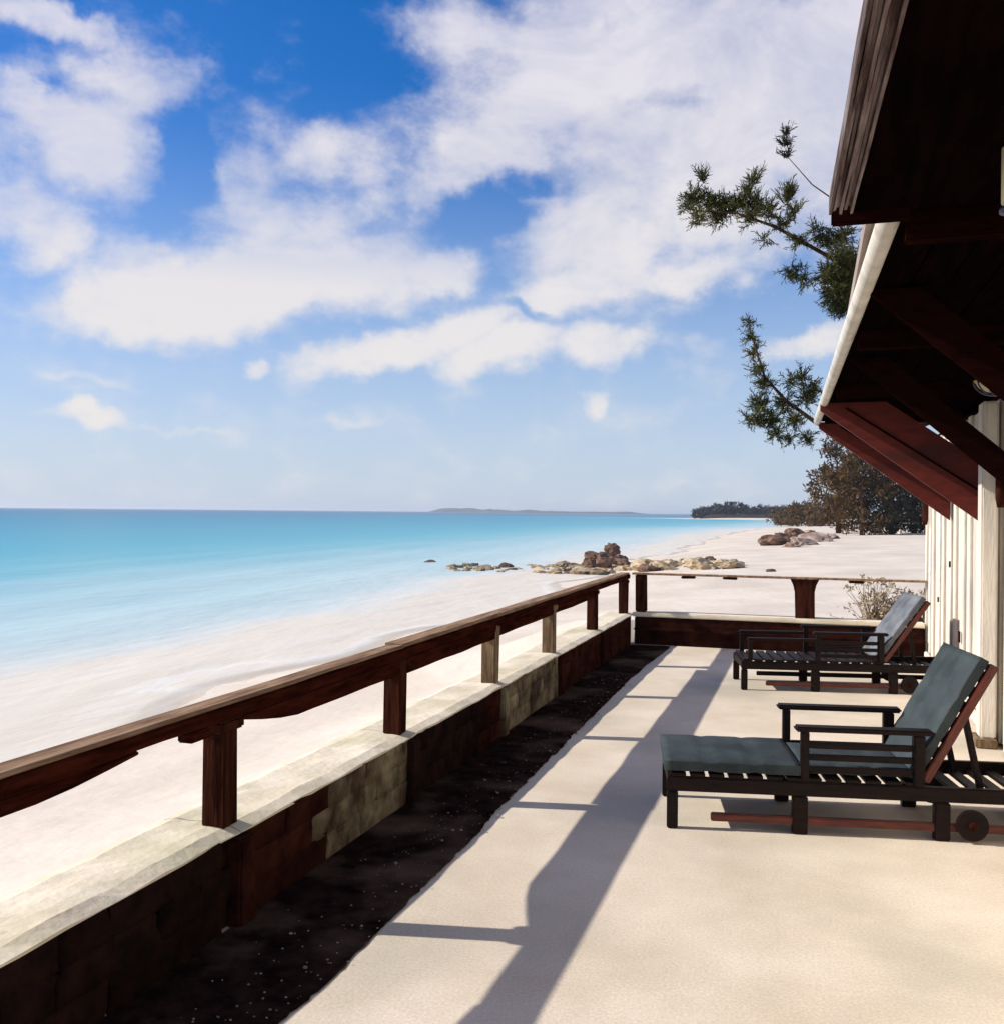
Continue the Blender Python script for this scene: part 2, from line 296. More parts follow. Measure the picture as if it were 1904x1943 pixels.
dvn = n.new('ShaderNodeMath'); dvn.operation = 'DIVIDE'; l.new(lg.outputs[0], dvn.inputs[0]); dvn.inputs[1].default_value = 4
rp = n.new('ShaderNodeValToRGB'); l.new(dvn.outputs[0], rp.inputs[0]); cr = rp.color_ramp
stops = [(0.0, (.69, .615, .50)), (.07, (.62, .61, .55)), (.15, (.50, .59, .58)), (.23, (.39, .55, .57)), (.29, (.28, .485, .53)), (.33, (.155, .42, .49)), (.385, (.065, .345, .44)), (.5, (.03, .25, .37)), (.66, (.012, .15, .27)), (.9, (.006, .08, .18))]
cr.elements[0].position = 0; cr.elements[0].color = (*stops[0][1], 1); cr.elements[1].position = stops[-1][0]; cr.elements[1].color = (*stops[-1][1], 1)
for p, c in stops[1:-1]:
    e = cr.elements.new(p); e.color = (*c, 1)
# foam streaks near the shore
mf = n.new('ShaderNodeMapping'); mf.inputs['Scale'].default_value = (1.1, .28, 1); l.new(geo.outputs['Position'], mf.inputs[0])
nf = n.new('ShaderNodeTexNoise'); nf.inputs['Scale'].default_value = 1; nf.inputs['Detail'].default_value = 8; nf.inputs['Roughness'].default_value = .65; nf.inputs['Distortion'].default_value = .6; l.new(mf.outputs[0], nf.inputs['Vector'])
rf = n.new('ShaderNodeMapRange'); l.new(nf.outputs[0], rf.inputs[0]); rf.inputs[1].default_value = .48; rf.inputs[2].default_value = .62
rd = n.new('ShaderNodeMapRange'); l.new(at.outputs['Fac'], rd.inputs[0]); rd.inputs[1].default_value = 9; rd.inputs[2].default_value = 2; rd.inputs[3].default_value = 0; rd.inputs[4].default_value = .16
# broken foam lines that follow the shore
mq = n.new('ShaderNodeMapping'); mq.inputs['Scale'].default_value = (.35, .10, 1); l.new(geo.outputs['Position'], mq.inputs[0])
nq = n.new('ShaderNodeTexNoise'); nq.inputs['Scale'].default_value = 1; nq.inputs['Detail'].default_value = 7; nq.inputs['Roughness'].default_value = .6; l.new(mq.outputs[0], nq.inputs['Vector'])
def M2(op, a, b_):
    q = n.new('ShaderNodeMath'); q.operation = op
    for k_, v_ in enumerate((a, b_)):
        if isinstance(v_, (int, float)): q.inputs[k_].default_value = v_
        else: l.new(v_, q.inputs[k_])
    return q.outputs[0]
wob = M2('ADD', at.outputs['Fac'], M2('MULTIPLY', nq.outputs[0], 5.0))
lines = None
for c0_, w0_, s0_ in ((2.9, .30, .5), (4.6, .16, .18), (7.4, .22, .10), (11.5, .18, .08)):
    p_ = n.new('ShaderNodeMapRange'); l.new(M2('ABSOLUTE', M2('SUBTRACT', wob, c0_), 0), p_.inputs[0]); p_.inputs[1].default_value = 0; p_.inputs[2].default_value = w0_; p_.inputs[3].default_value = s0_; p_.inputs[4].default_value = 0
    lines = p_.outputs[0] if lines is None else M2('MAXIMUM', lines, p_.outputs[0])
fmul = n.new('ShaderNodeMath'); fmul.operation = 'MAXIMUM'; l.new(M2('MULTIPLY', rf.outputs[0], rd.outputs[0]), fmul.inputs[0]); l.new(lines, fmul.inputs[1])
mxf = n.new('ShaderNodeMix'); mxf.data_type = 'RGBA'; l.new(fmul.outputs[0], mxf.inputs[0]); l.new(rp.outputs[0], mxf.inputs[6]); mxf.inputs[7].default_value = (.80, .79, .76, 1)
l.new(mxf.outputs[2], b.inputs['Base Color'])
b.inputs['Roughness'].default_value = .32; b.inputs['Specular IOR Level'].default_value = .11; b.inputs['IOR'].default_value = 1.33
mb = n.new('ShaderNodeMapping'); mb.inputs['Scale'].default_value = (.9, .35, 1); l.new(geo.outputs['Position'], mb.inputs[0])
nb = n.new('ShaderNodeTexNoise'); nb.inputs['Scale'].default_value = 1.4; nb.inputs['Detail'].default_value = 5; l.new(mb.outputs[0], nb.inputs['Vector'])
bp = n.new('ShaderNodeBump'); bp.inputs['Strength'].default_value = .5; bp.inputs['Distance'].default_value = .14; l.new(nb.outputs[0], bp.inputs['Height']); l.new(bp.outputs[0], b.inputs['Normal'])
trn = n.new('ShaderNodeBsdfTransparent'); mxs = n.new('ShaderNodeMixShader')
ra = n.new('ShaderNodeMapRange'); l.new(at.outputs['Fac'], ra.inputs[0]); ra.inputs[1].default_value = -.3; ra.inputs[2].default_value = .5; ra.inputs[3].default_value = .0; ra.inputs[4].default_value = 1
l.new(ra.outputs[0], mxs.inputs[0]); l.new(trn.outputs[0], mxs.inputs[1]); l.new(b.outputs[0], mxs.inputs[2]); l.new(mxs.outputs[0], n['Material Output'].inputs[0])
verts = []; faces = []; att = []; idx = {}
angs = [R(a) for a in [x*1.0 for x in range(-110, 31)]]; rad = [7.0]
while rad[-1] < 14000: rad.append(rad[-1]*1.035)
for j, r in enumerate(rad):
    for i, a in enumerate(angs):
        x, y = r*math.sin(a), r*math.cos(a); d = shore(y)-x
        wv = .035*math.sin(x*1.3+y*.12+.8*noise.noise((x*.1, y*.1, 0))) if d < 30 else 0
        verts.append((x, y, WZ+.01+wv*max(0, min(1, d/6)))); att.append(d)
na = len(angs)
for j in range(len(rad)-1):
    for i in range(na-1):
        q = (j*na+i, (j+1)*na+i, (j+1)*na+i+1, j*na+i+1)
        if max(att[k] for k in q) > -1: faces.append(q)
me = bpy.data.meshes.new('sea'); me.from_pydata(verts, [], faces); a_ = me.attributes.new('offshore', 'FLOAT', 'POINT'); a_.data.foreach_set('value', att)
for p in me.polygons: p.use_smooth = True
me.flip_normals()
if me.polygons[0].normal.z < 0: me.flip_normals()
tag(link('sea_water', me, mw), kind='structure')

# far island on the horizon
def hillmesh(name, x0, x1, y0, y1, prof, nx=60, ny=6, zb=-1.6):
    bm = bmesh.new(); g = []
    for j in range(ny+1):
        row = []
        for i in range(nx+1):
            u = i/nx; v = j/ny; hgt = prof(u)*math.sin(math.pi*v)
            row.append(bm.verts.new((x0+(x1-x0)*u, y0+(y1-y0)*v, zb+hgt)))
        g.append(row)
    for j in range(ny):
        for i in range(nx): bm.faces.new((g[j][i], g[j][i+1], g[j+1][i+1], g[j+1][i]))
    return mesh(name, bm, True)
M['isl'] = mat('island_scrub', (.05, .07, .07), (.10, .12, .11), scale=.02, rough=1, bump=0, spec=0, world=True)
def iprof(u):
    return (16 if .04 < u < .30 else 11 if u < .58 else 8)*min(1, u*30, (1-u)*12)*(.85+.3*noise.noise((u*14, 1, 2)))
tag(link('island', hillmesh('island', -1190, -470, 2900, 3050, iprof), M['isl']), kind='structure')
M['hl'] = mat('headland_rock', (.018, .020, .022), (.05, .05, .048), scale=.2, rough=1, bump=0, spec=0, world=True)
tag(link('headland_hill', hillmesh('headland_hill', -55, 60, 486, 530, lambda u: 4.2*min(1, u*16+.15)*(.9+.35*noise.noise((u*9, 3, 2)))), M['hl']), kind='structure')

# ------------------------------------------------------------------ terrace floor, dark strip painting in the low wall's shade
bm = bmesh.new(); box(bm, (-2.14, -4, -.7), (1.6, 12.0, 0))
tag(link('terrace_floor', mesh('terrace_floor', bm), M['floor']), kind='structure')
def shade_strip_w(y): return lerp_tab([(-4, .555), (3.0, .55), (4.2, .54), (5.2, .51), (7, .48), (9.5, .45), (11.8, .5)], y) + .02*noise.noise((y*2.1, 0, 5)) + .012*noise.noise((y*9, 0, 7)) + .010*noise.noise((y*27, 0, 9))  # width of the painted shade, kept just inside the wall's cast shadow
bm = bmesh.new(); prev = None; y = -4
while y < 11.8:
    wv = shade_strip_w(y); row = [bm.verts.new((-2.1+wv*k/6, y, .004+.005*(math.sin(math.pi*min(1, k/6*1.0)) if k < 6 else 0)+(.006*noise.noise((k*3, y*8, 1)) if 0 < k < 6 else 0))) for k in range(7)]
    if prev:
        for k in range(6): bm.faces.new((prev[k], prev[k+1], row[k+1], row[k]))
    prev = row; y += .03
tag(link('soil', mesh('soil', bm, True), M['soil']), kind='stuff', label='dark strip of painted shade lying along the foot of the low wall')  # 'soil' mesh and material are the low wall's painted shade, not earth
# pebbles & shell grit sprinkled over the edge of the painted shade
bm = bmesh.new()
for i in range(480):
    y = random.uniform(2.2, 9.5)**1; wv = shade_strip_w(y); x = -2.1 + wv*random.triangular(.2, 1.12, .95)
    s = random.uniform(.0015, .0045) if random.random() < .93 else random.uniform(.005, .009)
    g = bmesh.ops.create_icosphere(bm, subdivisions=1, radius=s)['verts']
    for v in g: v.co = Vector((v.co.x*random.uniform(.8, 1.5)+x, v.co.y*1.2+y, v.co.z*.7+.012))
M['grit'] = mat('shell_grit', (.10, .07, .055), (.28, .23, .19), scale=30, bump=0, world=True)
tag(link('pebbles', mesh('pebbles', bm), M['grit']), kind='stuff', label='pale pebbles and shell grit scattered on the dark painted shade by the low wall')

# ------------------------------------------------------------------ low wall along the sea
POSTS = [-1.74, -.06, 1.62, 3.30, 4.98, 6.66, 8.30, 10.08, 11.84]
lw = empty('low_wall', (-2.28, 3.3, 0), label='long low stone wall with pale plaster top carrying the seaward wooden railing', cat='wall')
def P(o, par):  # keep world placement when parenting to an empty with an offset
    o.parent = par; o.matrix_parent_inverse = par.matrix_basis.inverted(); return o
P(boxo('core', (-2.44, -4, -.9), (-2.125, 11.98, .345), M['wallcore'], bev=0), lw)
# coping: one rough slab per bay, slightly uneven top
edges = [-4]+POSTS[2:-1]+[12.06]
for a, c in zip(edges, edges[1:]):
    bm = bmesh.new(); ny = max(4, int((c-a)/.09)); nx = 6; top = []; bot = []
    for j in range(ny+1):
        y = a+.004+(c-a-.008)*j/ny; rt_, rb_ = [], []
        for i in range(nx+1):
            x = -2.455+.36*i/nx + (.012*noise.noise((y*3, 1, 0)) + .006*noise.noise((y*13, 1, 4)) if i == nx else (.015*noise.noise((y*3, 5, 0)) if i == 0 else 0))
            z = .372 + .009*noise.noise((x*6, y*4, 0)) + .004*noise.noise((x*22, y*20, 0)) - (.016 if i in (0, nx) else 0)
            rt_.append(bm.verts.new((x, y, z))); rb_.append(bm.verts.new((x, y, .346)))
        top.append(rt_); bot.append(rb_)
    for j in range(ny):
        for i in range(nx):
            bm.faces.new((top[j][i], top[j][i+1], top[j+1][i+1], top[j+1][i])); bm.faces.new((bot[j][i], bot[j+1][i], bot[j+1][i+1], bot[j][i+1]))
        bm.faces.new((top[j][0], top[j+1][0], bot[j+1][0], bot[j][0])); bm.faces.new((top[j][nx], bot[j][nx], bot[j+1][nx], top[j+1][nx]))
    for j, f in ((0, 0), (ny, 1)):
        for i in range(nx):
            q = (top[j][i], bot[j][i], bot[j][i+1], top[j][i+1]); bm.faces.new(q if not f else q[::-1])
    P(link('coping', mesh('coping', bm, False), M['coping']), lw)
# stones of the inner face, bay by bay
def stone_mesh(seed):
    bm = bmesh.new(); bmesh.ops.create_cube(bm, size=1)
    bmesh.ops.subdivide_edges(bm, edges=bm.edges, cuts=2, use_grid_fill=True)
    for v in bm.verts:
        c = v.co; n_ = noise.noise_vector((c.x*1.6+seed*7, c.y*1.6, c.z*1.6))
        rr = c.length; k = .5+.42/(rr+.25)
        v.co = Vector((c.x*(.80+.2*k), c.y*(.86+.14*k), c.z*(.86+.14*k))) + n_*.11
    return mesh('stone', bm, True)
SM = [stone_mesh(i) for i in range(6)]
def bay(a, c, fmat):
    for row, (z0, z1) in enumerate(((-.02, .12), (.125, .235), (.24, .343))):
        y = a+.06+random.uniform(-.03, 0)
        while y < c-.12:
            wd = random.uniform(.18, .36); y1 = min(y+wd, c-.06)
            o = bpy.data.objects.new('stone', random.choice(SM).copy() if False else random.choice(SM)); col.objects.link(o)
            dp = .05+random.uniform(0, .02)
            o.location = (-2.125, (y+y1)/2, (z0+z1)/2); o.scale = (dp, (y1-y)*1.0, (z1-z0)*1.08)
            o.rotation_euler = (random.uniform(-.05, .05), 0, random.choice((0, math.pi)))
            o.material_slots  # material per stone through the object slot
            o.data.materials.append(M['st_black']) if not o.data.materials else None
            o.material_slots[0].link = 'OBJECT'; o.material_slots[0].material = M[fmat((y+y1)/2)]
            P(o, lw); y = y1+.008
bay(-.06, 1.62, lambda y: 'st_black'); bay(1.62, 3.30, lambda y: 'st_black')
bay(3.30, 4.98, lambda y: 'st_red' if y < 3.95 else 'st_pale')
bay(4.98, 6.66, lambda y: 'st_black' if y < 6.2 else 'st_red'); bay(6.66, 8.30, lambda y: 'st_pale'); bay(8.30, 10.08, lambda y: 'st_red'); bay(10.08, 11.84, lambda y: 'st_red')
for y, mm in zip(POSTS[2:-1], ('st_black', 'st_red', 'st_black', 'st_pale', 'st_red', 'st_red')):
    P(boxo('pilaster', (-2.13, y-.055, -.01), (-2.062, y+.055, .343), M[mm], bev=.01, jit=.006), lw)

# ------------------------------------------------------------------ seaward railing
rl = empty('wooden_railing', (-2.2, 3.3, .37), label='weathered wooden railing on the low wall facing the sea, dark posts under a tan cap', cat='railing')
for i, y in enumerate(POSTS):
    mm = M['post_tan'] if i in (5, 6) else M['post_dark']
    bm = bmesh.new(); box(bm, (-2.245, y-.05, .366), (-2.142, y+.05, .786), .008, .004)
    if i != 5: box(bm, (-2.25, y-.08, .735), (-2.135, y+.08, .787), .01, .004)   # swelling under the rail
    P(link('post', mesh('post', bm), mm), rl)
def wavy_bar(y0, y1, x0, x1, z0, z1, amp, m, name, seed=0):
    bm = bmesh.new(); n_ = max(2, int((y1-y0)/.14)); rings = []
    for j in range(n_+1):
        y = y0+(y1-y0)*j/n_; o1, o2, o3 = (amp*noise.noise((y*2.3, k*3.1, seed)) for k in range(3))
        rings.append([bm.verts.new(c) for c in ((x0+o1, y, z0+o2), (x1+o1, y, z0+o3), (x1+o1+.004, y, z1-.006), (x1+o1-.004, y, z1+o2*.3), (x0+o1, y, z1+o3*.3))])
    if name == 'lower_rail':
        n2 = 1
        for j in ((n_-2, n_-1, n_) if y0 < 2 else (0, 1, 2) if y0 < 3.5 else ()):
            f_ = (.85, .5, .2)[j if j < 3 and y0 > 2 else n_-j]
            for q in (0, 1): rings[j][q].co.z += (z1-.006-rings[j][q].co.z)*f_
    for j in range(n_):
        for k in range(5): bm.faces.new((rings[j][k], rings[j][(k+1) % 5], rings[j+1][(k+1) % 5], rings[j+1][k]))
    bm.faces.new(rings[0]); bm.faces.new(rings[-1][::-1]); bmesh.ops.recalc_face_normals(bm, faces=bm.faces)
    return link(name, mesh(name, bm), m)
P(wavy_bar(-4, 4.98, -2.240, -2.148, .842, .858, .004, M['cap'], 'cap_board', 1), rl)
P(wavy_bar(4.984, 12.0, -2.262, -2.152, .842, .864, .005, M['cap'], 'cap_board', 2), rl)
P(wavy_bar(-4, 12.0, -2.250, -2.140, .788, .841, .006, M['wood_dark'], 'top_rail', 3), rl)
for a, c, z in ((1.7, 2.75, .735), (3.37, 5.01, .700), (5.04, 6.64, .695), (6.68, 8.28, .705), (8.33, 9.9, .715)):
    P(wavy_bar(a, c, -2.238, -2.145, z, .786, .006, M['wood_dark'], 'lower_rail', a), rl)
P(boxo('bracket', (-2.19, 3.02, .75), (-2.125, 3.14, .786), M['wood_dark'], bev=.006), rl)

# ------------------------------------------------------------------ end wall + end railing
ew = empty('end_wall', (-.4, 11.9, 0), label='low dark wall closing the far end of the terrace, its top in shade', cat='wall')
P(boxo('core', (-2.06, 11.87, -.6), (1.22, 12.10, .335), M['st_red'], bev=.01), ew)
P(boxo('coping', (-2.09, 11.85, .337), (1.22, 12.13, .39), M['coping'], bev=.012), ew)
P(boxo('ledge', (-2.06, 11.80, .17), (1.22, 11.868, .21), M['st_red'], bev=.012), ew)
er = empty('end_railing', (-.4, 11.9, .39), label='thin pale rail on one thick dark post across the far end of the terrace', cat='railing')
bm = bmesh.new(); prism(bm, [(-.205, .39), (.055, .39), (.055, .70), (.075, .78), (.11, .845), (-.265, .845), (-.23, .78), (-.205, .70)], 11.90, 12.05)
for v in bm.verts: v.co.x += .01*noise.noise((v.co.z*9, v.co.x, 0)); v.co.x *= .85; v.co.x -= .01
P(link('post', mesh('post', bm), M['post_dark']), er)
P(boxo('post', (-2.06, 11.89, .39), (-1.93, 12.02, .845), M['post_dark'], bev=.01, jit=.004), er)
P(boxo('top_rail', (-2.1, 11.88, .847), (1.24, 12.02, .868), M['cap'], bev=.004), er)
for x in (-1.42, -.93, .49): P(boxo('bracket', (x-.09, 11.89, .815), (x+.09, 11.96, .846), M['post_dark'], bev=.012, jit=.005), er)

# ------------------------------------------------------------------ house
hs_ = empty('beach_house', (1.25, 6, 0), label='white boarded beach house with a dark timber canopy held by red knee braces', cat='house')
WX = 1.25
y = 11.9; k = 0
bmesh_b = {}
while y > -3.6:
    wd = (.19, .23, .17, .25)[k % 4]; off = (0, .018, -.012, .01)[k % 4]
    o = boxo('wall_board', (WX+off, y-wd+.004, .02), (WX+.06, y-.007, 2.43), M['white'], bev=.005); P(o, hs_); y -= wd; k += 1
P(boxo('wall', (WX+.062, -3.6, -.3), (5.6, 11.86, 2.5), M['st_red'], bev=0), hs_)
P(boxo('corner_post', (WX-.02, 11.905, -.3), (WX+.1, 12.02, 2.43), M['white'], bev=.008), hs_)
P(boxo('post', (1.12, 7.45, .06), (1.225, 7.62, 2.40), M['white'], bev=.012), hs_)
P(boxo('post_base', (1.09, 7.40, 0), (1.23, 7.67, .06), M['post_tan'], bev=.008), hs_)
P(boxo('skirting_board', (1.205, 7.68, 0), (WX-.014, 11.8, .09), M['white'], bev=.008), hs_)
# canopy: skewed eave
def ex(y): return .20-(y-3.1)*.0262
NEAR, FAR = 3.02, 10.02
nb_ = 9
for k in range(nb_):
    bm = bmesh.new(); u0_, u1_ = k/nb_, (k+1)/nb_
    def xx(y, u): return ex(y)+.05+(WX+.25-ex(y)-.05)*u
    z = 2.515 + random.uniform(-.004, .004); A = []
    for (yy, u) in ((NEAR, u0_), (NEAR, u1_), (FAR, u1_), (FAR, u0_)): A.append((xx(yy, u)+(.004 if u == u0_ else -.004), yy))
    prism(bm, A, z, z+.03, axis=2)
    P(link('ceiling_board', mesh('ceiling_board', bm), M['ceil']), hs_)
bm = bmesh.new(); tube(bm, [(ex(y)+.02, y, 2.515) for y in (3.06, 5, 7, 9, 10.0)], [.034]*5, 14)
for v in bm.verts: v.co.z = 2.515+(v.co.z-2.515)*1.25
P(link('gutter', mesh('gutter', bm, True), M['gutter']), hs_)
# knee braces and joists
bm = bmesh.new()
prism(bm, [(.055, 2.50), (.055, 2.44), (WX-.02, 1.56), (WX-.02, 2.02), (.55, 2.50)], 0, .05)
brace_me = mesh('brace', bm)
bm = bmesh.new(); prism(bm, [(.27, 2.50), (.20, 2.50), (WX-.02, 1.58), (WX-.02, 1.76), (.40, 2.50)], 0, .05); thin_me = mesh('brace', bm)
seam = bmesh.new(); beam(seam, (.25, -.006, 2.455), (WX-.03, -.006, 1.80), .012, .014, 0); seam_me = mesh('batten', seam)
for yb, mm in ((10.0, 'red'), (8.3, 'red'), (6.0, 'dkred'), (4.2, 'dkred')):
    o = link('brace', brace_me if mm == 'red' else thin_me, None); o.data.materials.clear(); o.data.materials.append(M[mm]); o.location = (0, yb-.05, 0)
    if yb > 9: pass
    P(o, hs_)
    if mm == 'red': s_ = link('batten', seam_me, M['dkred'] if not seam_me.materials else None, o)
for yb in (9.2, 7.2, 5.1, 3.12):
    P(boxo('joist', (ex(yb)+.06, yb, 2.42), (WX-.02, yb+.07, 2.513), M['dkred'], bev=.006), hs_)
P(boxo('joist', (.35, 2.0, 2.44), (WX-.02, 2.09, 2.513), M['dkred'], bev=.006), hs_)
# near canopy with a frayed edge of weathered laths
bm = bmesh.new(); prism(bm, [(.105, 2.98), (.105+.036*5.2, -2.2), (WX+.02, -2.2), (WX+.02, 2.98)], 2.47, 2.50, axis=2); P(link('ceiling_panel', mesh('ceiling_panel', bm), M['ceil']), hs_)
for k in range(7):
    x = .038+.0095*k
    o = (wavy_bar(-2.2, 2.93-.02*(k % 3), x, x+.010, 2.455+.005*(k % 3), 2.505-.003*k, .004, M['thatch'], 'lath', k*5))
    for v in o.data.vertices: v.co.x = x+(v.co.x-x)*.75+(2.93-v.co.y)*.036
    P(o, hs_)
P(boxo('end_board', (.045, 2.96, 2.44), (.26, 3.0, 2.49), M['dkred'], bev=.004), hs_)
# roof above (tin sheet over canopy, main roof over the house)
bm = bmesh.new(); prism(bm, [(.30, 2.54), (WX+.3, 2.78), (3.4, 4.3), (6.0, 2.6), (6.0, 2.66), (3.4, 4.38), (WX+.3, 2.84), (.30, 2.59)], -2.3, 3.0)
P(link('roof', mesh('roof', bm), M['roof']), hs_)
bm = bmesh.new(); prism(bm, [(.16, 2.56), (WX+.3, 2.78), (3.4, 4.26), (6.0, 2.56), (6.0, 2.62), (3.4, 4.34), (WX+.3, 2.84), (.16, 2.62)], 3.01, 10.1)
P(link('roof', mesh('roof', bm), M['roof']), hs_)
bm = bmesh.new(); prism(bm, [(WX+.07, 2.51), (5.6, 2.51), (3.4, 4.15)], -2.2, 10.0)
P(link('gable', mesh('gable', bm), M['st_red']), hs_)
for (yy, zz) in ((7.22, 1.66), (11.78, 1.50)):
    bm = bmesh.new(); tube(bm, [(WX-.05, yy, zz), (WX-.05, yy, zz+.06), (WX-.05, yy, zz+.26)], [.022, .034, .034], 10)
    P(link('bracket', mesh('bracket', bm, True), M['post_dark']), hs_)
for (yy, zz, s) in ((9.95, 1.15, .03), (9.3, .55, .05), (10.8, .75, .028)):
    P(boxo('hinge', (WX-.028, yy-s/2, zz-s), (WX-.013, yy+s/2, zz+s), M['post_dark'], bev=.004), hs_)

# hanging lamps under the canopy
lamp = empty('wall_lamp', (1.0, 6.2, 2.38), label='round cream ceiling lamp with brass rim and dark blue cage under the canopy', cat='lamp')
bm = bmesh.new(); bmesh.ops.create_uvsphere(bm, u_segments=20, v_segments=10, radius=.105)
for v in bm.verts: v.co.z *= .65
link('glass', mesh('glass', bm, True), M['cream'], lamp)
bm = bmesh.new(); pts = [(.112*math.cos(a), .112*math.sin(a), .0) for a in [R(x) for x in range(0, 361, 15)]]; tube(bm, pts, [.008]*len(pts), 6)
link('rim', mesh('rim', bm, True), M['rim'], lamp)
bm = bmesh.new()
for k in range(6):
    a0 = k*math.pi/6; pts = [(.118*math.cos(t)*math.cos(a0), .118*math.cos(t)*math.sin(a0), -.085*math.sin(t)) for t in [R(x) for x in range(0, 181, 15)]]; tube(bm, pts, [.005]*len(pts), 5)
link('cage', mesh('cage', bm, True), M['blue'], lamp)
bm = bmesh.new(); tube(bm, [(0, 0, .04), (0, 0, .13)], [.09, .06], 14); link('base', mesh('base', bm, True), M['blue'], lamp)
lamp2 = empty('hanging_lamp', (.455, 2.55, 2.33), label='cream tube lamp hanging under the near canopy at the picture edge', cat='lamp')
bm = bmesh.new(); tube(bm, [(0, 0, 0), (0, 0, .012), (0, 0, .155), (0, 0, .16)], [.030, .036, .036, .02], 18); link('shade', mesh('shade', bm, True), M['cream'], lamp2)
bm = bmesh.new(); tube(bm, [(0, 0, -.012), (0, 0, -.001)], [.040, .040], 18); link('rim', mesh('rim', bm, True), M['blue'], lamp2)

# ------------------------------------------------------------------ sun loungers
def cushion(bm, lo, hi, piping=True):
    bmesh.ops.create_cube(bm, size=1); g = list(bm.verts)
    bmesh.ops.subdivide_edges(bm, edges=bm.edges, cuts=17, use_grid_fill=True)
    for v in bm.verts:
        c = v.co.copy(); f = 1; seam_ = min(abs(c.x-q_) for q_ in (-.1667, .1667))
        puff = (1-min(1, abs(c.x*2))**6)*(1-min(1, abs(c.y*2))**6)
        c.z = c.z*(.72+.28*puff)*(1-.34*math.exp(-(seam_/.03)**2))+ .03*noise.noise((c.x*7, c.y*7, c.z))
        if abs(abs(c.z)-.5*.72) < .1: pass
        v.co = Vector(((lo[0]+hi[0])/2+c.x*(hi[0]-lo[0]), (lo[1]+hi[1])/2+c.y*(hi[1]-lo[1]), (lo[2]+hi[2])/2+c.z*(hi[2]-lo[2])))
    bmesh.ops.bevel(bm, geom=[e for e in bm.edges if len(e.link_faces) == 2 and e.calc_face_angle(0) > 1.0], offset=.012, segments=3, affect='EDGES', clamp_overlap=True)
def make_lounger(loc, rz, label, full, inc, hoop):
    t_ = empty('sun_lounger', loc, R(rz), label=label, cat='sun lounger', group='sun loungers on the terrace')
    W, LEN = .60, 1.94; wd = M['lwood']
    for yy in (.0, W-.04):
        o = boxo('side_rail', (0, yy, .19), (LEN, yy+.04, .262), wd, t_, .006)
        for xx in (.0, .62, 1.30, LEN-.08):
            sx = .055 if xx < .1 else .075
            boxo('leg', (xx, yy-.004, 0), (xx+sx, yy+.044, .188), wd, t_, .006)
        boxo('stretcher', (.22, yy+.004, .045), (LEN-.0, yy+.036, .085), M['lred'] if yy == 0 else wd, t_, .005)
        # arm with front post and rear post
        boxo('arm_post', (.66, yy-.004, .264), (.70, yy+.044, .515), wd, t_, .006)
        boxo('arm_post', (1.20, yy-.004, .264), (1.255, yy+.044, .515), wd, t_, .006)
        boxo('armrest', (.63, yy-.02, .516), (1.29, yy+.06, .542), wd, t_, .009)
        for zz in ((.31, .37, .43) if yy == 0 else (.31,)):
            boxo('arm_slat', (.702, yy+.01, zz), (1.198, yy+.028, zz+.032), wd, t_, .003)
    # foot and head cross pieces
    boxo('cross_rail', (.005, .042, .195), (.045, W-.042, .258), wd, t_, .004)
    boxo('cross_rail', (LEN-.045, .042, .195), (LEN-.005, W-.042, .258), wd, t_, .004)
    n_ = 13
    for i in range(n_):
        x0 = .02+i*(1.24/n_)
        boxo('slat', (x0, .006, .264), (x0+.075, W-.006, .282), wd, t_, .003)
    for i in range(5):
        x0 = 1.42+i*.1
        boxo('slat', (x0, .045, .205), (x0+.06, W-.045, .222), wd, t_, .003)
    # wheel-like round feet at the head end
    for yy in (-.03, W+.006):
        bm = bmesh.new(); tube(bm, [(1.47, yy, .09), (1.47, yy+.024, .09)], [.075, .075], 24)
        w_ = link('wheel', mesh('wheel', bm), wd, t_)
        bm = bmesh.new(); tube(bm, [(1.47, yy-.008, .09), (1.47, yy+.032, .09)], [.022, .022], 12); link('hub', mesh('hub', bm, True), M['post_dark'], w_)
    if hoop:
        for yy in (.0, W-.04):
            boxo('hoop_post', (.06, yy, .264), (.10, yy+.04, .45), wd, t_, .006)
            boxo('hoop_rail', (.05, yy-.01, .452), (.66, yy+.05, .478), wd, t_, .008)
    # back, hinged
    bk = bpy.data.objects.new('backrest', None)
    bm = bmesh.new()
    for yy in (.012, W-.052): box(bm, (0, yy, -.02), (.665, yy+.04, .02), .005)
    for i in range(7): box(bm, (.03+i*.088, .053, -.008), (.03+i*.088+.06, W-.053, .010), .002)
    box(bm, (.63, .053, -.018), (.662, W-.053, .018), .004)
    bk = link('backrest', mesh('backrest', bm), M['lred'], t_, (1.26, 0, .285), (0, -R(inc), 0))
    bm = bmesh.new(); cushion(bm, (-.02, .02, .024), (.67, W-.02, .088)); link('back_cushion', mesh('back_cushion', bm, True), M['cush'] if full else M['cush2'], bk)
    for yy in (.10, W-.10):
        bm = bmesh.new(); beam(bm, (1.55, yy, .22), (1.26+.42*math.cos(R(inc)), yy, .285+.42*math.sin(R(inc))-.03), .03, .03); link('back_prop', mesh('back_prop', bm), wd, t_)
    if full:
        bm = bmesh.new(); cushion(bm, (-.015, .0, .284), (.66, W, .355)); link('seat_cushion', mesh('seat_cushion', bm, True), M['cush'], t_)
        bm = bmesh.new(); cushion(bm, (.672, .055, .284), (1.21, W-.055, .345)); link('seat_cushion', mesh('seat_cushion', bm, True), M['cush'], t_)
    return t_
make_lounger((-.69, 4.98, 0), 10.6, 'nearer dark wooden sun lounger with slate cushions on seat and raised back', True, 61, False)
make_lounger((-.60, 9.12, 0), 11.5, 'farther dark wooden sun lounger with pale grey cushion only on its raised back', False, 55, True)

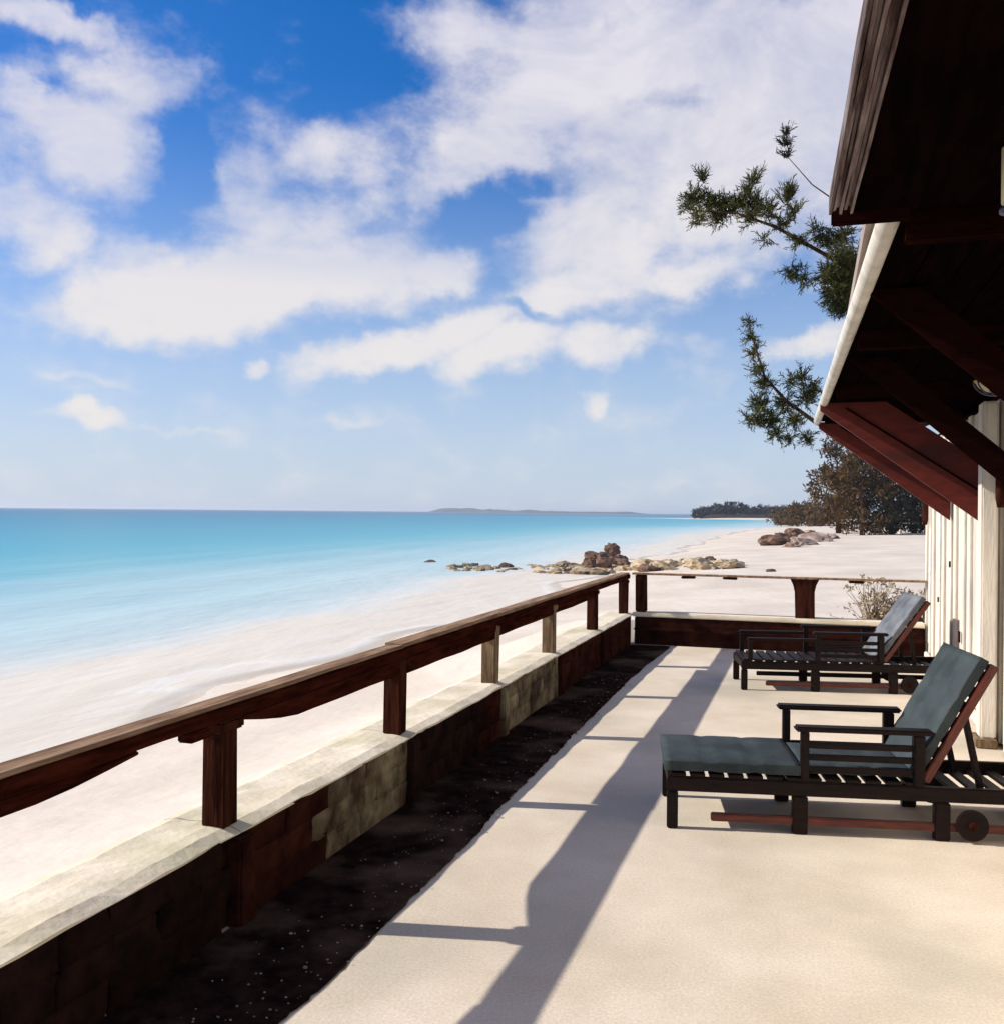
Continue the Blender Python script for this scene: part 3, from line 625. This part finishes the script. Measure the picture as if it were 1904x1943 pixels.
# ------------------------------------------------------------------ rocks
def rock_mesh(seed, sub=3):
    bm = bmesh.new(); bmesh.ops.create_icosphere(bm, subdivisions=sub, radius=1)
    for v in bm.verts:
        c = v.co; d = 1+.38*noise.noise((c.x*1.1+seed*5, c.y*1.1, c.z*1.1))+.30*noise.noise((c.x*2.6, c.y*2.6+seed, c.z*2.6))+.14*noise.noise((c.x*6, c.y*6, c.z*6+seed))
        v.co = c*d
    return mesh('rock', bm)
RM = [rock_mesh(i) for i in range(7)]
def rock(x, y, s, m, label, group, sz=(1, 1, .7), nm='rock', zoff=.25):
    o = bpy.data.objects.new(nm, random.choice(RM)); col.objects.link(o)
    if not o.data.materials: o.data.materials.append(M['rocktan'])
    o.material_slots[0].link = 'OBJECT'; o.material_slots[0].material = M[m]
    o.scale = [s*q*random.uniform(.85, 1.15) for q in sz]; o.rotation_euler = (random.uniform(-.3, .3), random.uniform(-.3, .3), random.uniform(0, 6.3))
    o.location = (x, y, max(ground(x, y), WZ-.05)+o.scale[2]*zoff)
    return tag(o, label=label, cat='rock', group=group)
fp = lambda px, py, z: (lambda d: (d.x*(z-EYE)/d.z, d.y*(z-EYE)/d.z))(fw+rt*((px-952)/1850)-up*((py-971.5)/1850))
# flat dark rock awash at the sea end
x, y = fp(815, 1066, -.95); rock(x, y, .42, 'rockdk', 'flat dark rock awash at the seaward tip of the rocky line', 'rocks of the rocky line', (1, .8, .3))
for px, py, s, lb in ((1128, 1060, .55, 'big dark brown boulder left of the middle of the tallest heap'), (1150, 1058, .62, 'biggest dark brown boulder in the middle of the tallest heap'), (1172, 1062, .5, 'dark brown boulder right of the middle of the tallest heap'), (1140, 1066, .45, 'dark brown boulder at the front foot of the tallest heap'), (1186, 1066, .4, 'rightmost dark brown boulder of the tallest heap'), (1118, 1066, .35, 'smallest and leftmost dark brown boulder of the tallest heap'), (1160, 1048, .42, 'dark brown boulder perched on top of the tallest heap')):
    x, y = fp(px, py+8, -.85); rock(x, y, s, 'rockdk', lb, 'dark boulders of the beach heap', (1, 1, .85), 'boulder', .55 if py > 1050 else 1.6)
random.seed(11)
for i in range(104):
    px = random.uniform(850, 1390); f_ = (px-850)/540
    py = 1070+ (8*f_) + random.uniform(-4, 8+6*f_); s = random.uniform(.12, .30)*(1 if px < 1020 else 1.35) * (1.25 if 1180 < px < 1350 else 1)
    x, y = fp(px, py, -.87); m_ = 'rocktan' if random.random() < .82 else 'rockdk'
    rock(x, y, s, m_, 'small %s rock of the low rocky line, %s' % ('tan' if m_ == 'rocktan' else 'brown', 'in its thin seaward end' if px < 1020 else 'left of the dark boulder heap' if px < 1110 else 'around the dark boulder heap' if px < 1200 else 'in its wide part right of the heap' if px < 1320 else 'at its landward end'), 'small %s rocks of the rocky line' % ('tan' if m_ == 'rocktan' else 'brown'), (1.5, 1.1, .55))
x, y = fp(1462, 1083, -.5); rock(x, y, .16, 'rockdk', 'lone small dark stone on open sand just above the end railing', None, (1.4, 1, .5))
for px, py, s, lb in ((1465, 1040, .9, 'leftmost of the three low red-brown rocks at the water edge'), (1490, 1036, .8, 'middle one of the three low red-brown rocks at the water edge'), (1508, 1024, 1.0, 'farthest of the three low red-brown rocks at the water edge')):
    x, y = fp(px, py, -.75); rock(x, y, s, 'rockdk', lb, 'red-brown rocks at the water edge', (1.3, 1, .5), 'boulder')
for px, py, s, lb in ((1500, 1046, .6, 'smallest pale pinkish boulder, nearest the red-brown rocks'), (1525, 1042, .8, 'pale pinkish boulder in front middle of its group on the sand'), (1548, 1036, .95, 'largest pale pinkish boulder on the sand before the beach trees'), (1530, 1020, .8, 'pale pinkish boulder at the back of its group'), (1575, 1030, .7, 'rightmost pale pinkish boulder, closest to the beach trees')):
    x, y = fp(px, py, -.75); rock(x, y, s, 'rockpink', lb, 'pale boulders left of the beach trees', (1.4, 1, .42), 'boulder')

# ------------------------------------------------------------------ vegetation
def leaf(bm, p, d, ln, wd):
    """one thin leaf or needle spray: a folded two-triangle blade"""
    s = d.cross(Vector((random.uniform(-1, 1), random.uniform(-1, 1), random.uniform(-1, 1))))
    if s.length < 1e-4: return
    s = s.normalized()*wd
    a = bm.verts.new(p-s*.4); b_ = bm.verts.new(p+s*.4); c = bm.verts.new(p+d*ln*.6+s); e = bm.verts.new(p+d*ln); f_ = bm.verts.new(p+d*ln*.6-s)
    bm.faces.new((a, b_, c, f_)); bm.faces.new((f_, c, e))
def rdir(bias=(0, 0, 0), k=1):
    return (Vector((random.gauss(0, 1), random.gauss(0, 1), random.gauss(0, 1))).normalized()*k+Vector(bias)).normalized()

# casuarina tree behind the house end: branches reach out past the eave
Y0 = 14.0
ct = empty('casuarina_tree', (2.45, Y0, ground(2.45, Y0)-.05), label='feathery casuarina tree behind the house, its branches reaching out past the eave', cat='tree')
bm = bmesh.new(); tube(bm, [(2.45, Y0, -.8), (2.3, Y0, 1.2), (2.05, Y0, 3.2), (1.75, Y0, 5.0), (1.5, Y0+.1, 7.2)], [.22, .18, .15, .11, .04], 10); P(link('trunk', mesh('trunk', bm, True), M['bark']), ct)
def branch(pts, rads, tufts, name='branch', dark=False):
    bmb = bmesh.new(); tube(bmb, pts, rads, 7); br = P(link(name, mesh(name, bmb, True), M['bark']), ct)
    bmf = bmesh.new()
    for (q, rr, cnt, ln, bias) in tufts:
        q = Vector(q)
        # feathery sprays: short twigs set with needles
        for i in range(int(cnt*2.4)):
            d = rdir(bias, .9); p0 = q+rdir()*rr*random.random()**.5*.75; tl = ln*random.uniform(.6, 1.5)
            for k in range(13):
                pp = p0+d*tl*k/13
                leaf(bmf, pp, (d*.7+rdir()*.65).normalized(), ln*random.uniform(.3, .6), .0055)
            leaf(bmf, p0, d, tl, .007)
    f_ = link('foliage', mesh('foliage', bmf), M['needle2'] if dark else M['needle']); f_.parent = br; f_.matrix_parent_inverse = br.matrix_parent_inverse.copy() if False else Matrix()
    return br
def at14(px, py, dy=0):
    d = fw+rt*((px-952)/1850)-up*((py-971.5)/1850); t_ = (Y0+dy)/d.y; return (d.x*t_, Y0+dy, EYE+d.z*t_)
upb = (0, 0, .55)
random.seed(5)
b1 = [(1.85, Y0, 4.4), at14(1640, 525), at14(1560, 480), at14(1470, 430), at14(1400, 405), at14(1330, 400), at14(1292, 395)]
T = []
for px, py, rr, cnt in ((1300, 395, .10, 12), (1315, 375, .14, 22), (1345, 385, .18, 34), (1375, 395, .18, 34), (1400, 385, .16, 26), (1430, 390, .18, 32), (1455, 405, .14, 22), (1325, 415, .14, 18), (1360, 420, .14, 18), (1420, 415, .14, 18), (1485, 425, .13, 14), (1505, 405, .10, 10), (1515, 450, .12, 14), (1550, 440, .13, 16), (1575, 455, .16, 26), (1600, 445, .16, 22), (1595, 480, .18, 26), (1600, 510, .2, 34), (1590, 545, .24, 60), (1612, 540, .24, 60), (1595, 580, .18, 44), (1570, 520, .18, 40), (1615, 500, .2, 40), (1575, 560, .14, 24), (1505, 515, .14, 18), (1525, 530, .09, 10), (1450, 455, .08, 6)):
    T.append((at14(px, py, random.uniform(-.25, .25)), rr, cnt, .14, (0, 0, .45 if py < 430 else -.1)))
for px, py in ((1333, 345), (1430, 350), (1490, 385), (1418, 370), (1500, 375)):
    T.append((at14(px, py), .05, 7, .2, (0, 0, 1.6)))
br1 = branch(b1, [.05, .035, .028, .022, .015, .010, .004], T)
b2 = [(2.05, Y0, 3.1), at14(1640, 850), at14(1545, 800), at14(1490, 760), at14(1450, 715), at14(1430, 650), at14(1420, 612)]
T = []
for px, py, rr, cnt in ((1420, 615, .05, 7), (1424, 640, .07, 9), (1430, 670, .08, 11), (1436, 700, .1, 14), (1450, 730, .14, 20), (1440, 770, .18, 28), (1430, 800, .15, 22), (1460, 800, .17, 26), (1485, 770, .15, 22), (1500, 725, .10, 12), (1520, 715, .10, 12), (1475, 825, .12, 14), (1510, 800, .14, 18), (1530, 760, .14, 22), (1540, 740, .12, 14), (1530, 830, .10, 12), (1500, 835, .07, 7)):
    T.append((at14(px, py, random.uniform(-.2, .2)), rr, cnt, .13, (0, 0, .3)))
branch(b2, [.05, .036, .03, .024, .017, .010, .004], T)
b3 = [(1.62, Y0+.05, 5.9), at14(1640, 420, .1), at14(1540, 350, .1), at14(1496, 300, .1), at14(1490, 245, .1)]
branch(b3, [.03, .016, .008, .005, .003], [(at14(1491, 255, .1), .04, 6, .12, (0, 0, 1)), (at14(1491, 275, .1), .06, 9, .12, (0, 0, 1)), (at14(1492, 298, .1), .05, 7, .12, (0, 0, 1)), (at14(1700, 400, .1), .5, 90, .16, upb), (at14(1790, 330, .1), .6, 90, .16, upb)], dark=True)

def far_tree(x, y, h, sp, m, label, group, nclump=26, nleaf=34, ls=.5, nm='beach_tree', low=.15):
    z0 = ground(x, y); t_ = empty(nm, (x, y, z0-.05), label=label, cat='tree', group=group)
    bm = bmesh.new(); tips = []
    top = Vector((random.uniform(-.1, .1)*sp, 0, h*.72))
    tube(bm, [(0, 0, 0), (top.x*.4, 0, h*.35), tuple(top)], [h*.030, h*.022, h*.008], 7)
    for i in range(7):
        zb = h*random.uniform(.18, .6); a = random.uniform(0, 6.28); e = Vector((math.cos(a)*sp*.7, math.sin(a)*sp*.7, zb+h*random.uniform(.05, .3)))
        tube(bm, [(0, 0, zb), tuple(Vector((0, 0, zb)).lerp(e, .5)+Vector((0, 0, h*.02))), tuple(e)], [h*.012, h*.008, h*.003], 5); tips.append(e)
    link('trunk', mesh('trunk', bm, True), M['bark'], t_)
    bm = bmesh.new()
    for i in range(nclump):
        if i < 7: c = tips[i]
        else:
            a = random.uniform(0, 6.28); zz = random.uniform(low, .95); prof = math.sin(math.pi*min(1, (zz-low+.12)/(1.1-low)))**.6
            c = Vector((math.cos(a)*sp*prof*random.random()**.5, math.sin(a)*sp*prof*random.random()**.5, h*zz))
        cr_ = sp*random.uniform(.16, .34)
        for k in range(nleaf):
            d = rdir((0, 0, .25)); leaf(bm, c+d*cr_*random.random()**.4, rdir((0, 0, .3)), ls*random.uniform(.6, 1.3), ls*.16)
    link('crown', mesh('crown', bm), M[m], t_)
    return t_
random.seed(21)
GB = 'trees on the beach behind the terrace end'
for (px, base, hpx, sp, mm, lb) in ((1590, 1014, 175, 3.3, 'leaf', 'tallest of the bushy trees on the beach, showing under the corner of the eave'), (1635, 1018, 165, 3.4, 'leaf', 'broad brown-green tree on the beach right behind the tallest one'), (1690, 1018, 140, 3.6, 'needle2', 'dark dense tree on the beach beneath the red brace'), (1735, 1016, 110, 3.0, 'needle2', 'dark tree on the beach close by the house corner')):
    x, y = fp(px, base, -.45); h = hpx/1850*y
    far_tree(x, y, h, sp, mm, lb, GB, 70, 60, .5, low=.05)
for i, (px, base, hpx) in enumerate(((1488, 992, 26), (1512, 994, 34), (1535, 996, 40), (1560, 998, 52))):
    x, y = fp(px, base, -.45)
    far_tree(x, y, hpx/1850*y, 5.0, 'leaf', ('leftmost and lowest', 'second from the left', 'third from the left', 'rightmost and tallest')[i]+' of four low brown-green trees beside the dark headland', 'low trees beside the headland', 34, 36, .9, low=.05)
for i in range(15):
    px = 1336+i*12.2+random.uniform(-3, 3); x, y = fp(px, 985.5, -.9); y = random.uniform(500, 518); x = (px-1540)/1850*y*1.03+2
    hp = (16 if px < 1365 else 26 if px < 1415 else 17 if px < 1440 else 20)*random.uniform(.85, 1.05)
    t_ = far_tree(x, y, hp/1850*505+1.0, 4.2, 'leafbl', 'dark blue-green tree in the row on the distant headland', 'trees on the distant headland', 26, 26, 1.4, low=.0)
    t_.location.z = -.6

# shrub behind the end wall: dry pale twigs
def shrub(x, y, z, h, sp, m, label, ntw=60, nm='dry_shrub'):
    t_ = empty(nm, (x, y, z), label=label, cat='shrub'); bm = bmesh.new(); bl = bmesh.new()
    for i in range(ntw):
        d = rdir((0, 0, 1.1), .95); p = Vector((0, 0, 0)); pts = [tuple(p)]
        for k in range(3):
            d = (d+rdir()*.35).normalized(); p = p+Vector((d.x*sp, d.y*sp, d.z*h))*.34; pts.append(tuple(p))
            for q in range(4): leaf(bl, p+rdir()*.05, rdir((0, 0, .4)), .06*random.uniform(.6, 1.4), .014)
        tube(bm, pts, [.008, .006, .004, .002], 4)
    link('stem', mesh('stem', bm), M['post_tan'], t_); link('leaves', mesh('leaves', bl), M[m], t_)
random.seed(4)
for px, yy, h, sp, lb in ((1640, 13.6, .62, .55, 'dry twiggy shrub just behind the end wall, left of the farther lounger back'), (1715, 14.2, .50, .45, 'smaller rusty dry shrub behind the end wall by the white boards')):
    xx_ = (px-1540)/1850*yy*.97*1.08
    shrub(xx_, yy, ground(xx_, yy)-.02, h+.1, sp, 'dry', lb, 75)

# white table by the far trees
x, y = fp(1733, 1016, -.4)
tb = empty('beach_table', (x, y, ground(x, y)), R(15), label='small white table standing on the beach by the house corner trees', cat='table')
sc_ = 1.0
boxo('table_top', (-2.2, -.8, 1.0), (2.2, .8, 1.16), M['white'], tb, .02)
for sx in (-1, 1):
    boxo('leg', (sx*1.5-.12, -.6, 0), (sx*1.5+.12, .6, .995), M['white'], tb, .02)

# ------------------------------------------------------------------ sea air: one closed even box around the scene
bm = bmesh.new(); bmesh.ops.create_cube(bm, size=1)
for v in bm.verts: v.co = Vector((v.co.x*34000+100, v.co.y*34000+100, (v.co.z+.5)*26-5))
hz_ = bpy.data.materials.new('haze_air'); hz_.use_nodes = True; hn = hz_.node_tree.nodes; hn.clear()
pv = hn.new('ShaderNodeVolumePrincipled'); pv.inputs['Color'].default_value = (.80, .88, 1, 1); pv.inputs['Density'].default_value = 2.0e-4; pv.inputs['Anisotropy'].default_value = .2
ho = hn.new('ShaderNodeOutputMaterial'); hz_.node_tree.links.new(pv.outputs[0], ho.inputs['Volume'])
tag(link('haze', mesh('haze', bm), hz_), label='thin pale sea air softening the far island and the horizon', kind='stuff')
